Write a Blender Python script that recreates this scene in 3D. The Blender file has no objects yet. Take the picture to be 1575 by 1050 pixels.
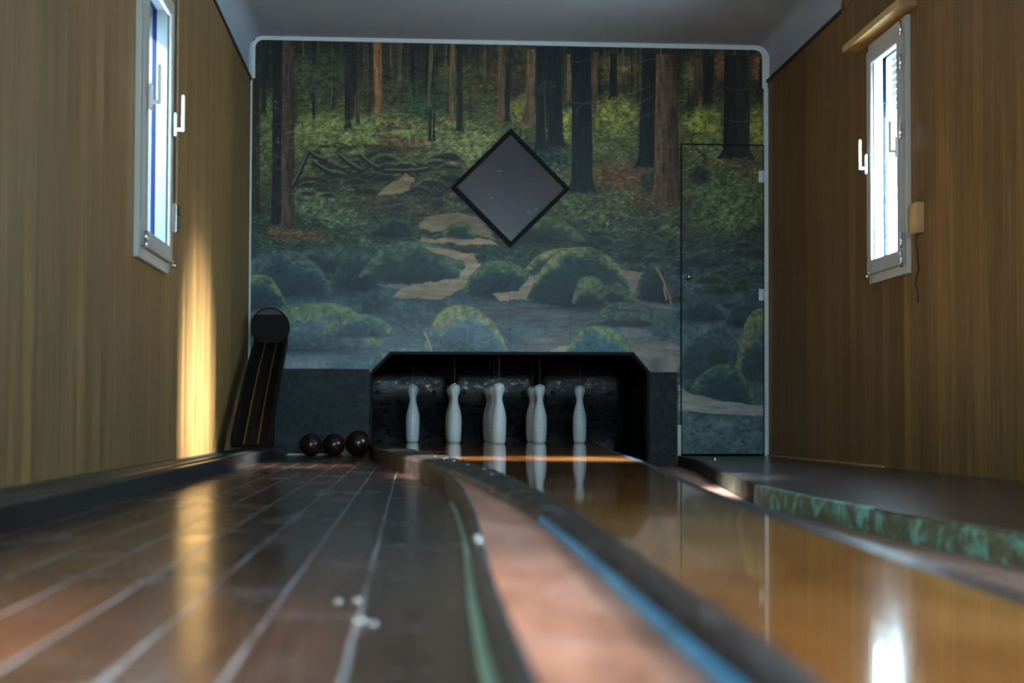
import bpy, bmesh, math, random
import numpy as np
from mathutils import Vector, Matrix
random.seed(7)
R = math.radians
sc = bpy.context.scene
col = sc.collection

# ------------------------------------------------------------------ camera
cam_d = bpy.data.cameras.new('camera')
cam = bpy.data.objects.new('camera', cam_d)
col.objects.link(cam)
cam_d.sensor_width = 36.0
cam_d.lens = 50.0
cam_d.shift_y = 60 / 1575
cam_d.clip_start = 0.02
cam.location = (0, 0, 0.227)
cam.rotation_euler = (Matrix.Rotation(-R(4.09), 3, 'Z') @ Matrix.Rotation(R(91.6), 3, 'X') @ Matrix.Rotation(R(0.2), 3, 'Z')).to_euler()
cam_d.dof.use_dof = True
cam_d.dof.focus_distance = 8.9
cam_d.dof.aperture_fstop = 3.2
sc.camera = cam

# ------------------------------------------------------------------ world, sun, window portals, exposure
w = bpy.data.worlds.new('world'); sc.world = w; w.use_nodes = True
bg = w.node_tree.nodes['Background']
bg.inputs[0].default_value = (0.60, 0.83, 1.0, 1)
bg.inputs[1].default_value = 22.0
_n = w.node_tree.nodes; _l = w.node_tree.links                     # sky is dimmer on the shaded left side of the house
_tc = _n.new('ShaderNodeTexCoord'); _sx = _n.new('ShaderNodeSeparateXYZ'); _l.new(_tc.outputs['Generated'], _sx.inputs[0])
_mr = _n.new('ShaderNodeMapRange'); _l.new(_sx.outputs[0], _mr.inputs[0])
for _k, _v in zip((1, 2, 3, 4), (-.8, .5, 8.5, 38.0)): _mr.inputs[_k].default_value = _v
_l.new(_mr.outputs[0], bg.inputs[1])

def sun_lamp():
    d = bpy.data.lights.new('sun', 'SUN'); d.energy = 66.0; d.angle = R(16); d.color = (1.0, 0.95, 0.84)
    o = bpy.data.objects.new('sun', d); col.objects.link(o)
    o.location = (8, 6, 6)
    v = Vector((-1.0, 0.075, -0.33))
    o.rotation_euler = v.to_track_quat('-Z', 'Y').to_euler()
sun_lamp()

def lane_strip_lamp():
    # added area lamp outside the left window, lights the strip across the lane
    d = bpy.data.lights.new('lane_strip_lamp', 'AREA'); d.shape = 'RECTANGLE'; d.size = .6; d.size_y = .35; d.spread = R(20)
    d.energy = 80; d.color = (.95, .97, 1.0)
    o = bpy.data.objects.new('lane_strip_lamp', d); col.objects.link(o)
    v = Vector((1.0, .06, -.80)); o.location = Vector((-1.12, 5.76, 1.80)) - v * 2.2
    o.rotation_euler = v.to_track_quat('-Z', 'Y').to_euler()
lane_strip_lamp()
XL, XR, YB, ZC, Y0_ = -1.035, 2.345, 9.2, 2.70, -2.2
WT = 0.10                                  # wall thickness
# windows: number, side, y0, y1, z0, z1
WINS = [(1, -1, 5.39, 6.06, 0.835, 2.02), (2, 1, 6.515, 7.075, 0.925, 2.15),
        (3, -1, 0.9, 1.8, 0.835, 2.02), (4, 1, 0.5, 1.6, 0.925, 2.15)]  # the last two are unseen windows added to light the foreground
for n, s, y0, y1, z0, z1 in WINS:
    d = bpy.data.lights.new('window_daylight', 'AREA'); d.shape = 'RECTANGLE'
    d.size = y1 - y0; d.size_y = z1 - z0
    d.cycles.is_portal = True
    o = bpy.data.objects.new('window_daylight', d); col.objects.link(o)
    x = (XL - WT - .01) if s < 0 else (XR + WT + .01)
    o.location = (x, (y0 + y1) / 2, (z0 + z1) / 2)
    o.rotation_euler = Vector((-s, 0, 0)).to_track_quat('-Z', 'Z').to_euler()

d = bpy.data.lights.new('window_daylight', 'AREA'); d.shape = 'RECTANGLE'; d.size = 1.6; d.size_y = 1.0; d.cycles.is_portal = True
o = bpy.data.objects.new('window_daylight', d); col.objects.link(o); o.location = (.7, Y0_ - .12, 1.65)
o.rotation_euler = Vector((0, 1, 0)).to_track_quat('-Z', 'Z').to_euler()

sc.view_settings.view_transform = 'Standard'
sc.view_settings.look = 'None'
sc.view_settings.gamma = 1
sc.view_settings.use_curve_mapping = False
sc.view_settings.exposure = 1.0
sc.cycles.max_bounces = 10
sc.cycles.diffuse_bounces = 6
sc.cycles.glossy_bounces = 5
sc.cycles.transparent_max_bounces = 12
sc.cycles.sample_clamp_indirect = 6.0
sc.cycles.use_denoising = True

# ------------------------------------------------------------------ node helpers
def s2l(c):
    return tuple(((v / 255) / 12.92 if v / 255 <= .04045 else ((v / 255 + .055) / 1.055) ** 2.4) for v in c)

class NT:
    def __init__(s, name):
        s.m = bpy.data.materials.new(name); s.m.use_nodes = True
        s.t = s.m.node_tree; s.n = s.t.nodes; s.b = s.n['Principled BSDF']
        s.tc = s.n.new('ShaderNodeTexCoord'); s.P = s.tc.outputs['Object']
    def link(s, a, b): s.t.links.new(a, b)
    def put(s, sock, v):
        if v is None: return
        if hasattr(v, 'is_linked') or hasattr(v, 'links'): s.link(v, sock)
        elif isinstance(v, (tuple, list)) and len(v) == 3 and sock.type == 'RGBA': sock.default_value = (*v, 1)
        else: sock.default_value = v
    def math(s, op, a, b=None, c=None):
        n = s.n.new('ShaderNodeMath'); n.operation = op
        for i, v in enumerate((a, b, c)):
            if v is not None: s.put(n.inputs[i], v)
        return n.outputs[0]
    def sep(s, v=None):
        n = s.n.new('ShaderNodeSeparateXYZ'); s.link(v or s.P, n.inputs[0]); return n.outputs
    def comb(s, x, y, z):
        n = s.n.new('ShaderNodeCombineXYZ')
        for i, v in enumerate((x, y, z)): s.put(n.inputs[i], v)
        return n.outputs[0]
    def scale(s, sc_, v=None, loc=(0, 0, 0)):
        n = s.n.new('ShaderNodeMapping'); s.link(v or s.P, n.inputs[0])
        n.inputs['Scale'].default_value = sc_; n.inputs['Location'].default_value = loc
        return n.outputs[0]
    def noise(s, v=None, scale=5, detail=4, rough=.55, dist=0):
        n = s.n.new('ShaderNodeTexNoise'); s.link(v or s.P, n.inputs['Vector'])
        n.inputs['Scale'].default_value = scale; n.inputs['Detail'].default_value = detail
        n.inputs['Roughness'].default_value = rough; n.inputs['Distortion'].default_value = dist
        return n.outputs['Fac']
    def white(s, v):
        n = s.n.new('ShaderNodeTexWhiteNoise'); n.noise_dimensions = '1D'; s.put(n.inputs['W'], v)
        return n.outputs['Value']
    def ramp(s, f, *stops):
        n = s.n.new('ShaderNodeValToRGB'); s.link(f, n.inputs[0])
        e = n.color_ramp.elements
        while len(e) < len(stops): e.new(.5)
        for i, (p, c) in enumerate(stops):
            e[i].position = p
            if isinstance(c, (int, float)): c = (c, c, c)
            e[i].color = (*c, 1)
        return n.outputs[0]
    def mix(s, f, a, b, mode='MIX'):
        n = s.n.new('ShaderNodeMix'); n.data_type = 'RGBA'; n.blend_type = mode
        s.put(n.inputs[0], f); s.put(n.inputs[6], a); s.put(n.inputs[7], b)
        return n.outputs[2]
    def bump(s, h, strength=.3, dist=.002):
        n = s.n.new('ShaderNodeBump'); n.inputs['Strength'].default_value = strength
        n.inputs['Distance'].default_value = dist; s.link(h, n.inputs['Height'])
        s.link(n.outputs[0], s.b.inputs['Normal'])
    def out(s, base=None, rough=None, metal=None, spec=None, coat=None, coat_rough=None):
        s.put(s.b.inputs['Base Color'], base); s.put(s.b.inputs['Roughness'], rough)
        s.put(s.b.inputs['Metallic'], metal); s.put(s.b.inputs['Specular IOR Level'], spec)
        s.put(s.b.inputs['Coat Weight'], coat); s.put(s.b.inputs['Coat Roughness'], coat_rough)
        return s.m

M = {}
def plain(name, c, rough=.5, metal=0.0, spec=.5, var=.15, scale=14, bump=0.0):
    t = NT(name)
    f = t.noise(scale=scale)
    c2 = tuple(v * (1 - var) for v in c); c3 = tuple(min(1, v * (1 + var)) for v in c)
    if bump: t.bump(t.noise(scale=scale * 6), bump, .003)
    M[name] = t.out(t.ramp(f, (.3, c2), (.7, c3)), rough, metal, spec)
    return M[name]

def mat_panelling(name, dark, mid, light, W):
    t = NT(name)
    x, y, z = t.sep()
    k = t.math('DIVIDE', y, W)
    cell = t.math('FLOOR', k); fr = t.math('FRACT', k)
    rnd = t.white(cell)
    # grain stretched along the height, shifted from board to board
    v = t.comb(t.math('MULTIPLY', y, 1.0), t.math('MULTIPLY', rnd, 37.0), t.math('MULTIPLY', z, .018))
    g1 = t.noise(v, 95, 5, .6, .3)
    v2 = t.comb(y, t.math('MULTIPLY', rnd, 11.0), t.math('MULTIPLY', z, .05))
    g2 = t.noise(v2, 22, 3, .5, .8)
    g3 = t.noise(t.scale((1, 1, .25)), 1.3, 3, .5)
    f = t.math('ADD', t.math('MULTIPLY', g1, .55), t.math('MULTIPLY', g2, .45))
    c = t.ramp(f, (.33, dark), (.5, mid), (.66, light))
    tint = t.ramp(rnd, (0, (.78, .76, .73)), (.5, (.92, .91, .89)), (1, (1.08, 1.04, .98)))
    c = t.mix(1.0, c, tint, 'MULTIPLY')
    c = t.mix(1.0, c, t.ramp(g3, (.3, .82), (.7, 1.0)), 'MULTIPLY')
    edge = t.math('LESS_THAN', t.math('MINIMUM', fr, t.math('SUBTRACT', 1.0, fr)), .008)
    c = t.mix(t.math('MULTIPLY', edge, .35), c, tuple(v * .35 for v in dark))
    t.bump(t.math('SUBTRACT', t.math('MULTIPLY', g1, .15), edge), .35, .002)
    M[name] = t.out(c, t.ramp(g2, (.3, .42), (.7, .56)), None, .2)
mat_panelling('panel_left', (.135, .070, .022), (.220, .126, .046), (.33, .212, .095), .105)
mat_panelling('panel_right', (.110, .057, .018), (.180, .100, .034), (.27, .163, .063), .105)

def mat_floorboards():
    t = NT('floorboards')
    x, y, z = t.sep()
    wob = t.math('MULTIPLY', t.math('SUBTRACT', t.noise(t.scale((.2, 1.6, 1)), 2, 2), .5), .006)
    k = t.math('DIVIDE', t.math('ADD', t.math('ADD', x, .058), wob), .1035)
    cell = t.math('FLOOR', k); fr = t.math('FRACT', k)
    rnd = t.white(cell)
    inb = t.math('LESS_THAN', k, .5)                         # no groove right of the last board
    e = t.math('MULTIPLY', t.math('MINIMUM', fr, t.math('SUBTRACT', 1.0, fr)), .1035)
    gr = t.math('MULTIPLY', t.math('LESS_THAN', e, .0026), inb)
    # cross joints, staggered from board to board
    yy = t.math('DIVIDE', t.math('ADD', y, t.math('MULTIPLY', rnd, 3.0)), 2.15)
    fy = t.math('FRACT', yy)
    crs = t.math('LESS_THAN', fy, .0042)
    cell2 = t.math('ADD', t.math('MULTIPLY', t.math('FLOOR', yy), 17.3), cell)
    rnd2 = t.white(cell2)
    groove = t.math('MAXIMUM', gr, t.math('MULTIPLY', crs, inb))
    g1 = t.noise(t.comb(x, t.math('MULTIPLY', y, .035), rnd2), 90, 4, .6)
    blot = t.noise(t.scale((1, .5, 1)), 6, 4, .6)
    c = t.ramp(g1, (.3, (.038, .016, .010)), (.55, (.080, .033, .020)), (.75, (.13, .056, .035)))
    c = t.mix(1.0, c, t.ramp(rnd2, (0, (.55, .6, .65)), (1, (1.25, 1.1, 1.0))), 'MULTIPLY')
    c = t.mix(t.ramp(blot, (.5, 0.0), (.72, .45)), c, (.075, .07, .07))
    groove_sheen = t.noise(t.scale((1, .4, 1)), 7, 3, .6)
    c = t.mix(t.math('MULTIPLY', groove, t.ramp(groove_sheen, (.38, .10), (.62, .75))), c, (.20, .23, .27))  # light caught by the grooves put into their colour as pale grey
    t.bump(t.math('SUBTRACT', t.math('MULTIPLY', blot, .25), groove), .25, .002)
    rg = t.ramp(blot, (.3, .14), (.75, .34))
    M['floorboards'] = t.out(c, t.mix(groove, rg, (.5, .5, .5)), None, .5, .4, .15)
mat_floorboards()

def mat_lane():
    t = NT('varnished_lane')
    g1 = t.noise(t.scale((1, .03, 1)), 130, 4, .6)
    g2 = t.noise(t.scale((1, .35, 1)), 4, 4, .6, .6)
    c = t.ramp(g2, (.3, (.24, .070, .016)), (.5, (.52, .19, .045)), (.72, (.80, .38, .12)))
    c = t.mix(t.ramp(g1, (.4, 0.0), (.7, .35)), c, (.16, .055, .014))
    t.bump(t.noise(t.scale((1, .35, 1)), 9, 2), .05, .002)
    M['varnished_lane'] = t.out(c, .12, None, .5, 1.0, .045)
mat_lane()

def mat_rail():
    t = NT('worn_rail')
    g = t.noise(t.scale((1, .06, 1)), 70, 5, .65)
    b = t.noise(t.scale((1, .4, 1)), 14, 4, .65)
    c = t.ramp(g, (.3, (.007, .005, .004)), (.6, (.020, .011, .008)), (.8, (.055, .034, .022)))
    c = t.mix(t.ramp(b, (.58, 0.0), (.70, .6)), c, (.13, .115, .11))
    t.bump(t.math('ADD', g, b), .6, .004)
    M['worn_rail'] = t.out(c, t.ramp(b, (.35, .5), (.7, .28)), None, .25)
mat_rail()

def mat_patch(name, base, patch, lo, hi, scale=9, rough=.5, bump=.4, stretch=(1, 1, 1), spec=.4):
    t = NT(name)
    f = t.noise(t.scale(stretch), scale, 6, .68, .4)
    h = t.noise(t.scale(stretch), scale * 6, 4, .6)
    base2 = tuple(v * .5 for v in base)
    c = t.mix(t.ramp(f, (lo, 0.0), (hi, 1.0)), t.ramp(h, (.35, base2), (.65, base)), patch)
    t.bump(t.math('ADD', f, h), bump, .004)
    if name == 'pit_rubber': rough = t.ramp(t.noise(t.scale(stretch), 16, 5, .75), (.38, .20), (.60, .60))
    M[name] = t.out(c, rough, None, spec)
mat_patch('peeling_green', (.17, .17, .09), (.20, .55, .42), .48, .62, 11)
mat_patch('mossy_brown', (.018, .013, .009), (.022, .034, .012), .50, .66, 8, .6, spec=.2)
mat_patch('pit_rubber', (.007, .008, .009), (.022, .028, .032), .48, .62, 22, .28, .25, (1, 1, 2.0), 1.0)
mat_patch('grey_board', (.030, .040, .042), (.042, .05, .05), .5, .7, 6, .6, .1, spec=.2)
mat_patch('rubber_gutter', (.32, .125, .075), (.40, .20, .15), .42, .66, 5, .34, .15, (1, .5, 1))
mat_patch('right_gutter', (.24, .115, .085), (.33, .17, .13), .42, .66, 5, .5, .15, (1, .5, 1))
mat_patch('navy_edge', (.010, .028, .046), (.03, .06, .085), .55, .7, 10, .26, .3, (1, .3, 1), .6)
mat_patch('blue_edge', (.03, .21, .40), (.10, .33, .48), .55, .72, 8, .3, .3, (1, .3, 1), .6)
mat_patch('pale_green_bead', (.16, .30, .24), (.35, .45, .45), .5, .7, 8, .35, .3, (1, .3, 1), .6)
mat_patch('platform_top', (.036, .032, .034), (.075, .080, .092), .48, .68, 6, .22, .35, (1, .6, 1), .5)
plain('plaster', (.36, .40, .45), .8, spec=.2, var=.07, scale=1.5)
mat_patch('track_wood', (.012, .013, .016), (.028, .028, .03), .5, .75, 10, .28, .25, (1, .15, 1), .5)
plain('white_trim', (.62, .68, .68), .6, var=.06)
plain('black_board', (.006, .007, .008), .6, var=.3, spec=.2)
plain('dark_wood', (.009, .006, .005), .6, var=.3, bump=.15, spec=.12)
plain('dark_strip', (.02, .013, .009), .6)
plain('cap_brown', (.05, .035, .028), .6)
plain('brass', (.48, .30, .10), .35, .9)
plain('pvc_white', (.70, .74, .74), .35, var=.03)
plain('pvc_grey', (.36, .34, .31), .4, var=.05)  # white sash with its backlit greyness put into the colour
plain('pvc_shade', (.045, .052, .052), .4, var=.04)  # darkened PVC, shade of the left reveal put into the colour
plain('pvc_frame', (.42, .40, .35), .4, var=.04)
plain('pvc_mid', (.10, .115, .12), .4, var=.04)  # left rebate, its dimness put into the colour
plain('seal_navy', (.003, .007, .035), .8, spec=.1)
plain('chrome', (.75, .78, .78), .18, 1.0, var=.05)
plain('handle_white', (.78, .76, .68), .3, var=.03)
plain('strap_tan', (.30, .24, .16), .8, bump=.2)
plain('wood_light', (.42, .26, .09), .5, bump=.1)
plain('pelmet_wood', (.36, .20, .065), .45, bump=.1)
plain('ball_dark', (.020, .008, .007), .22, var=.35, scale=20)
plain('shutter_slat', (.50, .52, .53), .5, var=.04)
plain('subfloor', (.03, .025, .02), .8)
plain('knob_metal', (.6, .6, .58), .25, 1.0)
plain('string_pale', (.18, .19, .18), .7)
plain('black_frame', (.003, .004, .004), .5, var=.2, spec=.1)
plain('batten_wood', (.24, .15, .07), .6)
plain('rear_wall', (.14, .09, .045), .7)

def mat_pin():
    t = NT('pin_white')
    x, y, z = t.sep()
    ring = t.noise(t.comb(0.0, 0.0, z), 140, 3, .7)
    sc_ = t.noise(scale=30, detail=5, rough=.7)
    c = t.ramp(ring, (.35, (.60, .66, .67)), (.6, (.78, .84, .85)))
    c = t.mix(t.ramp(sc_, (.62, 0.0), (.75, .5)), c, (.30, .33, .33))
    t.bump(ring, .08, .002)
    M['pin_white'] = t.out(c, .28, None, .5)
mat_pin()

def mat_glass():
    t = NT('pane_glass')
    tr = t.n.new('ShaderNodeBsdfTransparent'); gl = t.n.new('ShaderNodeBsdfGlossy')
    gl.inputs['Roughness'].default_value = .03
    tr.inputs[0].default_value = (.93, .97, .97, 1)
    lw = t.n.new('ShaderNodeLayerWeight'); lw.inputs['Blend'].default_value = .5
    fac = t.math('ADD', t.math('MULTIPLY', t.math('POWER', lw.outputs['Facing'], 5.0), .35), .02)
    mx = t.n.new('ShaderNodeMixShader')
    t.link(fac, mx.inputs[0]); t.link(tr.outputs[0], mx.inputs[1]); t.link(gl.outputs[0], mx.inputs[2])
    t.link(mx.outputs[0], t.n['Material Output'].inputs[0])
    M['pane_glass'] = t.m
mat_glass()

def mat_mirror():
    t = NT('dull_mirror')
    f = t.noise(scale=3, detail=3)
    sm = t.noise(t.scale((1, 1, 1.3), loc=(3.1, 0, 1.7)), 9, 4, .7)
    c = t.ramp(f, (.35, (.050, .044, .050)), (.65, (.078, .056, .055)))  # dim reflection of the room put into the glass colour
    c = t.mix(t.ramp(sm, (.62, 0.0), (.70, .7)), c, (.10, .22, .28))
    M['dull_mirror'] = t.out(c, .16, .0, .45)
mat_mirror()

def mat_mural():
    t = NT('mural_print')
    a = t.n.new('ShaderNodeVertexColor'); a.layer_name = 'print'
    M['mural_print'] = t.out(a.outputs[0], .42, None, .28)
    t.bump(t.noise(scale=3, detail=3), .12, .01)
mat_mural()

# ------------------------------------------------------------------ object helpers
def obj(name, bm, m=None, parent=None, smooth=False):
    me = bpy.data.meshes.new(name)
    bmesh.ops.recalc_face_normals(bm, faces=bm.faces[:])
    bm.to_mesh(me); bm.free()
    if smooth:
        for p in me.polygons: p.use_smooth = True
    if m: me.materials.append(M[m])
    o = bpy.data.objects.new(name, me); col.objects.link(o)
    if parent: o.parent = parent; o.matrix_parent_inverse = parent.matrix_world.inverted()
    return o
def tag(o, label=None, cat=None, group=None, kind=None):
    if label: o['label'] = label
    if cat: o['category'] = cat
    if group: o['group'] = group
    if kind: o['kind'] = kind
    return o
def empty(name, loc=(0, 0, 0)):
    o = bpy.data.objects.new(name, None); col.objects.link(o); o.location = loc
    o.empty_display_size = .1
    o.matrix_world = Matrix.Translation(loc)
    return o
def box(bm, a, b, bev=0):
    a, b = [min(p, q) for p, q in zip(a, b)], [max(p, q) for p, q in zip(a, b)]
    r = bmesh.ops.create_cube(bm, size=1)
    vs = r['verts']
    for v in vs:
        v.co = Vector([(a[i] + b[i]) / 2 + v.co[i] * (b[i] - a[i]) for i in range(3)])
    if bev:
        es = list({e for v in vs for e in v.link_edges})
        bmesh.ops.bevel(bm, geom=es, offset=bev, segments=2, affect='EDGES')
    return bm
def boxes(*bs, bev=0):
    bm = bmesh.new()
    for a, b in bs: box(bm, a, b, bev)
    return bm
def cyl(bm, p, q, r, n=16, r2=None):
    p, q = Vector(p), Vector(q); d = q - p
    res = bmesh.ops.create_cone(bm, cap_ends=True, segments=n, radius1=r, radius2=r if r2 is None else r2, depth=d.length)
    mt = Matrix.Translation((p + q) / 2) @ d.to_track_quat('Z', 'Y').to_matrix().to_4x4()
    bmesh.ops.transform(bm, matrix=mt, verts=res['verts'])
    return bm
def lathe(prof, n=40, at=(0, 0, 0)):
    bm = bmesh.new(); rings = []
    for r, z in prof:
        if r < 1e-6: rings.append([bm.verts.new((at[0], at[1], at[2] + z))])
        else: rings.append([bm.verts.new((at[0] + r * math.cos(2 * math.pi * i / n), at[1] + r * math.sin(2 * math.pi * i / n), at[2] + z)) for i in range(n)])
    for a, b in zip(rings, rings[1:]):
        for i in range(n):
            j = (i + 1) % n
            f = [a[i % len(a)], a[j % len(a)], b[j % len(b)], b[i % len(b)]]
            u = []
            for v in f:
                if v not in u: u.append(v)
            if len(u) > 2: bm.faces.new(u)
    return bm
def prism_y(poly, y0, y1):
    """polygon in (x, z) extruded along y"""
    bm = bmesh.new()
    a = [bm.verts.new((x, y0, z)) for x, z in poly]; b = [bm.verts.new((x, y1, z)) for x, z in poly]
    bm.faces.new(a); bm.faces.new(b)
    for i in range(len(poly)):
        j = (i + 1) % len(poly); bm.faces.new((a[i], a[j], b[j], b[i]))
    return bm
def sweep(ys, section):
    """closed (x, z) section for every y"""
    bm = bmesh.new(); rings = []
    for y in ys: rings.append([bm.verts.new((x, y, z)) for x, z in section(y)])
    n = len(rings[0])
    for a, b in zip(rings, rings[1:]):
        for i in range(n):
            j = (i + 1) % n; bm.faces.new((a[i], a[j], b[j], b[i]))
    bm.faces.new(rings[0]); bm.faces.new(rings[-1])
    return bm
def curve(pts):
    ys = np.array([p[1] for p in pts]); xs = np.array([p[0] for p in pts])
    g = np.arange(-4, 13, .02); v = np.interp(g, ys, xs)
    k = np.hanning(31); k /= k.sum()
    vs = np.convolve(np.pad(v, 15, mode='edge'), k, 'valid')
    return lambda y: float(np.interp(y, g, vs))
def yrange(a, b, st=.1):
    n = max(2, int((b - a) / st) + 1); return list(np.linspace(a, b, n))

# ------------------------------------------------------------------ the setting
Y0 = -2.2
o = obj('floor', boxes(((XL - WT, Y0, -.16), (XR + WT, 11.3, -.10))), 'subfloor'); tag(o, kind='structure')

def side_wall(name, s, xin, ztop, mat, wins):
    x0, x1 = (xin - WT, xin) if s < 0 else (xin, xin + WT)
    bm = bmesh.new(); y = Y0 - .2
    for n, s_, a, b, z0, z1 in sorted(wins, key=lambda q: q[2]):
        box(bm, (x0, y, -.16), (x1, a, ztop))
        box(bm, (x0, a, -.16), (x1, b, z0)); box(bm, (x0, a, z1), (x1, b, ztop))
        y = b
    box(bm, (x0, y, -.16), (x1, 11.4, ztop))
    return tag(obj(name, bm, mat), kind='structure')
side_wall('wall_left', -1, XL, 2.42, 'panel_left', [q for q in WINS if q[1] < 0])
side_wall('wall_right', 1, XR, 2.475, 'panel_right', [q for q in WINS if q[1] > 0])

# plaster ceiling that rounds down to the tops of the panelling
def ceiling():
    rc = .09; pr = [(XL - .012, 2.42)]
    for i in range(9):
        a = math.pi - i * math.pi / 16; pr.append((XL - .012 + rc + rc * math.cos(a), ZC - rc + rc * math.sin(a)))
    for i in range(9):
        a = math.pi / 2 - i * math.pi / 16; pr.append((XR + .012 - rc + rc * math.cos(a), ZC + .01 - rc + rc * math.sin(a)))
    pr.append((XR + .012, 2.475))
    pr += [(XR + WT, 2.475), (XR + WT, 2.95), (XL - WT, 2.95), (XL - WT, 2.42)]
    return sweep(yrange(Y0 - .2, YB + .2, 1), lambda y: pr)
tag(obj('ceiling', ceiling(), 'plaster'), kind='structure')
tag(obj('trim_1', boxes(((XL - .012, Y0, 2.405), (XL + .008, YB, 2.424))), 'dark_strip'), kind='structure')
tag(obj('trim_2', boxes(((XR - .008, 7.58, 2.462), (XR + .012, YB, 2.482))), 'dark_strip'), kind='structure')
tag(obj('trim_3', boxes(((XR - .004, Y0, 2.47), (XR + .014, 7.58, 2.52))), 'panel_right'), kind='structure')

# back wall with the chamfered opening over the pin deck and the door hole
OPEN = [(-.252, .525), (-.125, .655), (1.447, .662), (1.546, .545)]
DX0, DX1, DZ = 1.768, 2.318, 2.045
def wall_back():
    bm = bmesh.new()
    def P(*q): 
        bb = prism_y(q, YB, YB + .12); me = bpy.data.meshes.new('t'); bb.to_mesh(me); bb.free(); bm.from_mesh(me); bpy.data.meshes.remove(me)
    xa, xb, zt = XL - WT, XR + WT, 2.95
    P((xa, -.16), (-.252, -.16), (-.252, .525), (xa, .525))
    P((xa, .525), (-.252, .525), (-.125, .655), (-.125, zt), (xa, zt))
    P((-.125, .655), (1.447, .662), (1.447, zt), (-.125, zt))
    P((1.447, .662), (1.546, .545), (DX0, .545), (DX0, zt), (1.447, zt))
    P((1.546, -.16), (DX0, -.16), (DX0, .545), (1.546, .545))
    P((DX0, DZ), (xb, DZ), (xb, zt), (DX0, zt))
    P((DX1, -.16), (xb, -.16), (xb, DZ), (DX1, DZ))
    return bm
tag(obj('wall_back', wall_back(), 'white_trim'), kind='structure')
FX0, FX1, FZ0, FZ1 = -.1, 1.5, 1.15, 2.15
tag(obj('wall_front', boxes(((XL - WT, Y0 - .1, -.16), (FX0, Y0, 2.95)), ((FX1, Y0 - .1, -.16), (XR + WT, Y0, 2.95)), ((FX0, Y0 - .1, -.16), (FX1, Y0, FZ0)), ((FX0, Y0 - .1, FZ1), (FX1, Y0, 2.95))), 'rear_wall'), kind='structure')
fw = empty('window_5', ((FX0 + FX1) / 2, Y0, FZ0)); tag(fw, kind='structure')  # unseen window added behind the camera to light the pins
obj('window_frame', boxes(((FX0, Y0 - .08, FZ0), (FX0 + .06, Y0 - .02, FZ1)), ((FX1 - .06, Y0 - .08, FZ0), (FX1, Y0 - .02, FZ1)), ((FX0, Y0 - .08, FZ0), (FX1, Y0 - .02, FZ0 + .06)), ((FX0, Y0 - .08, FZ1 - .06), (FX1, Y0 - .02, FZ1)), ((.67, Y0 - .08, FZ0), (.73, Y0 - .02, FZ1))), 'pvc_white', fw)
obj('glass_pane', boxes(((FX0 + .06, Y0 - .055, FZ0 + .06), (FX1 - .06, Y0 - .050, FZ1 - .06))), 'pane_glass', fw)

# white painted edge left bare round the mural
def bare_edge():
    bm = bmesh.new(); w0, r = .024, .075
    def path(off):
        x0, x1, z0, z1 = XL + .004 + off, XR - .014 - off, 2.695 - off, 2.700 - off
        p = [(x0, 2.42)]
        rr = max(r - off, .02)
        for i in range(9):
            a = math.pi - i * math.pi / 16; p.append((x0 + rr + rr * math.cos(a), z0 - rr + rr * math.sin(a)))
        for i in range(9):
            a = math.pi / 2 - i * math.pi / 16; p.append((x1 - rr + rr * math.cos(a), z1 - rr + rr * math.sin(a)))
        p.append((x1, 2.42)); return p
    A, B = path(0), path(w0)
    for dy in (0, -.012):
        pass
    va = [bm.verts.new((x, YB - .012, z)) for x, z in A]; vb = [bm.verts.new((x, YB - .012, z)) for x, z in B]
    vc = [bm.verts.new((x, YB, z)) for x, z in A]; vd = [bm.verts.new((x, YB, z)) for x, z in B]
    for i in range(len(A) - 1):
        bm.faces.new((va[i], va[i + 1], vb[i + 1], vb[i])); bm.faces.new((va[i], va[i + 1], vc[i + 1], vc[i]))
        bm.faces.new((vb[i], vb[i + 1], vd[i + 1], vd[i])); bm.faces.new((vc[i], vc[i + 1], vd[i + 1], vd[i]))
    box(bm, (XL, YB - .012, 0.56), (XL + .010, YB, 2.42)); box(bm, (XR - .026, YB - .014, 0.0), (XR, YB, 2.42))
    return bm
tag(obj('trim_4', bare_edge(), 'white_trim'), kind='structure')

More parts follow.
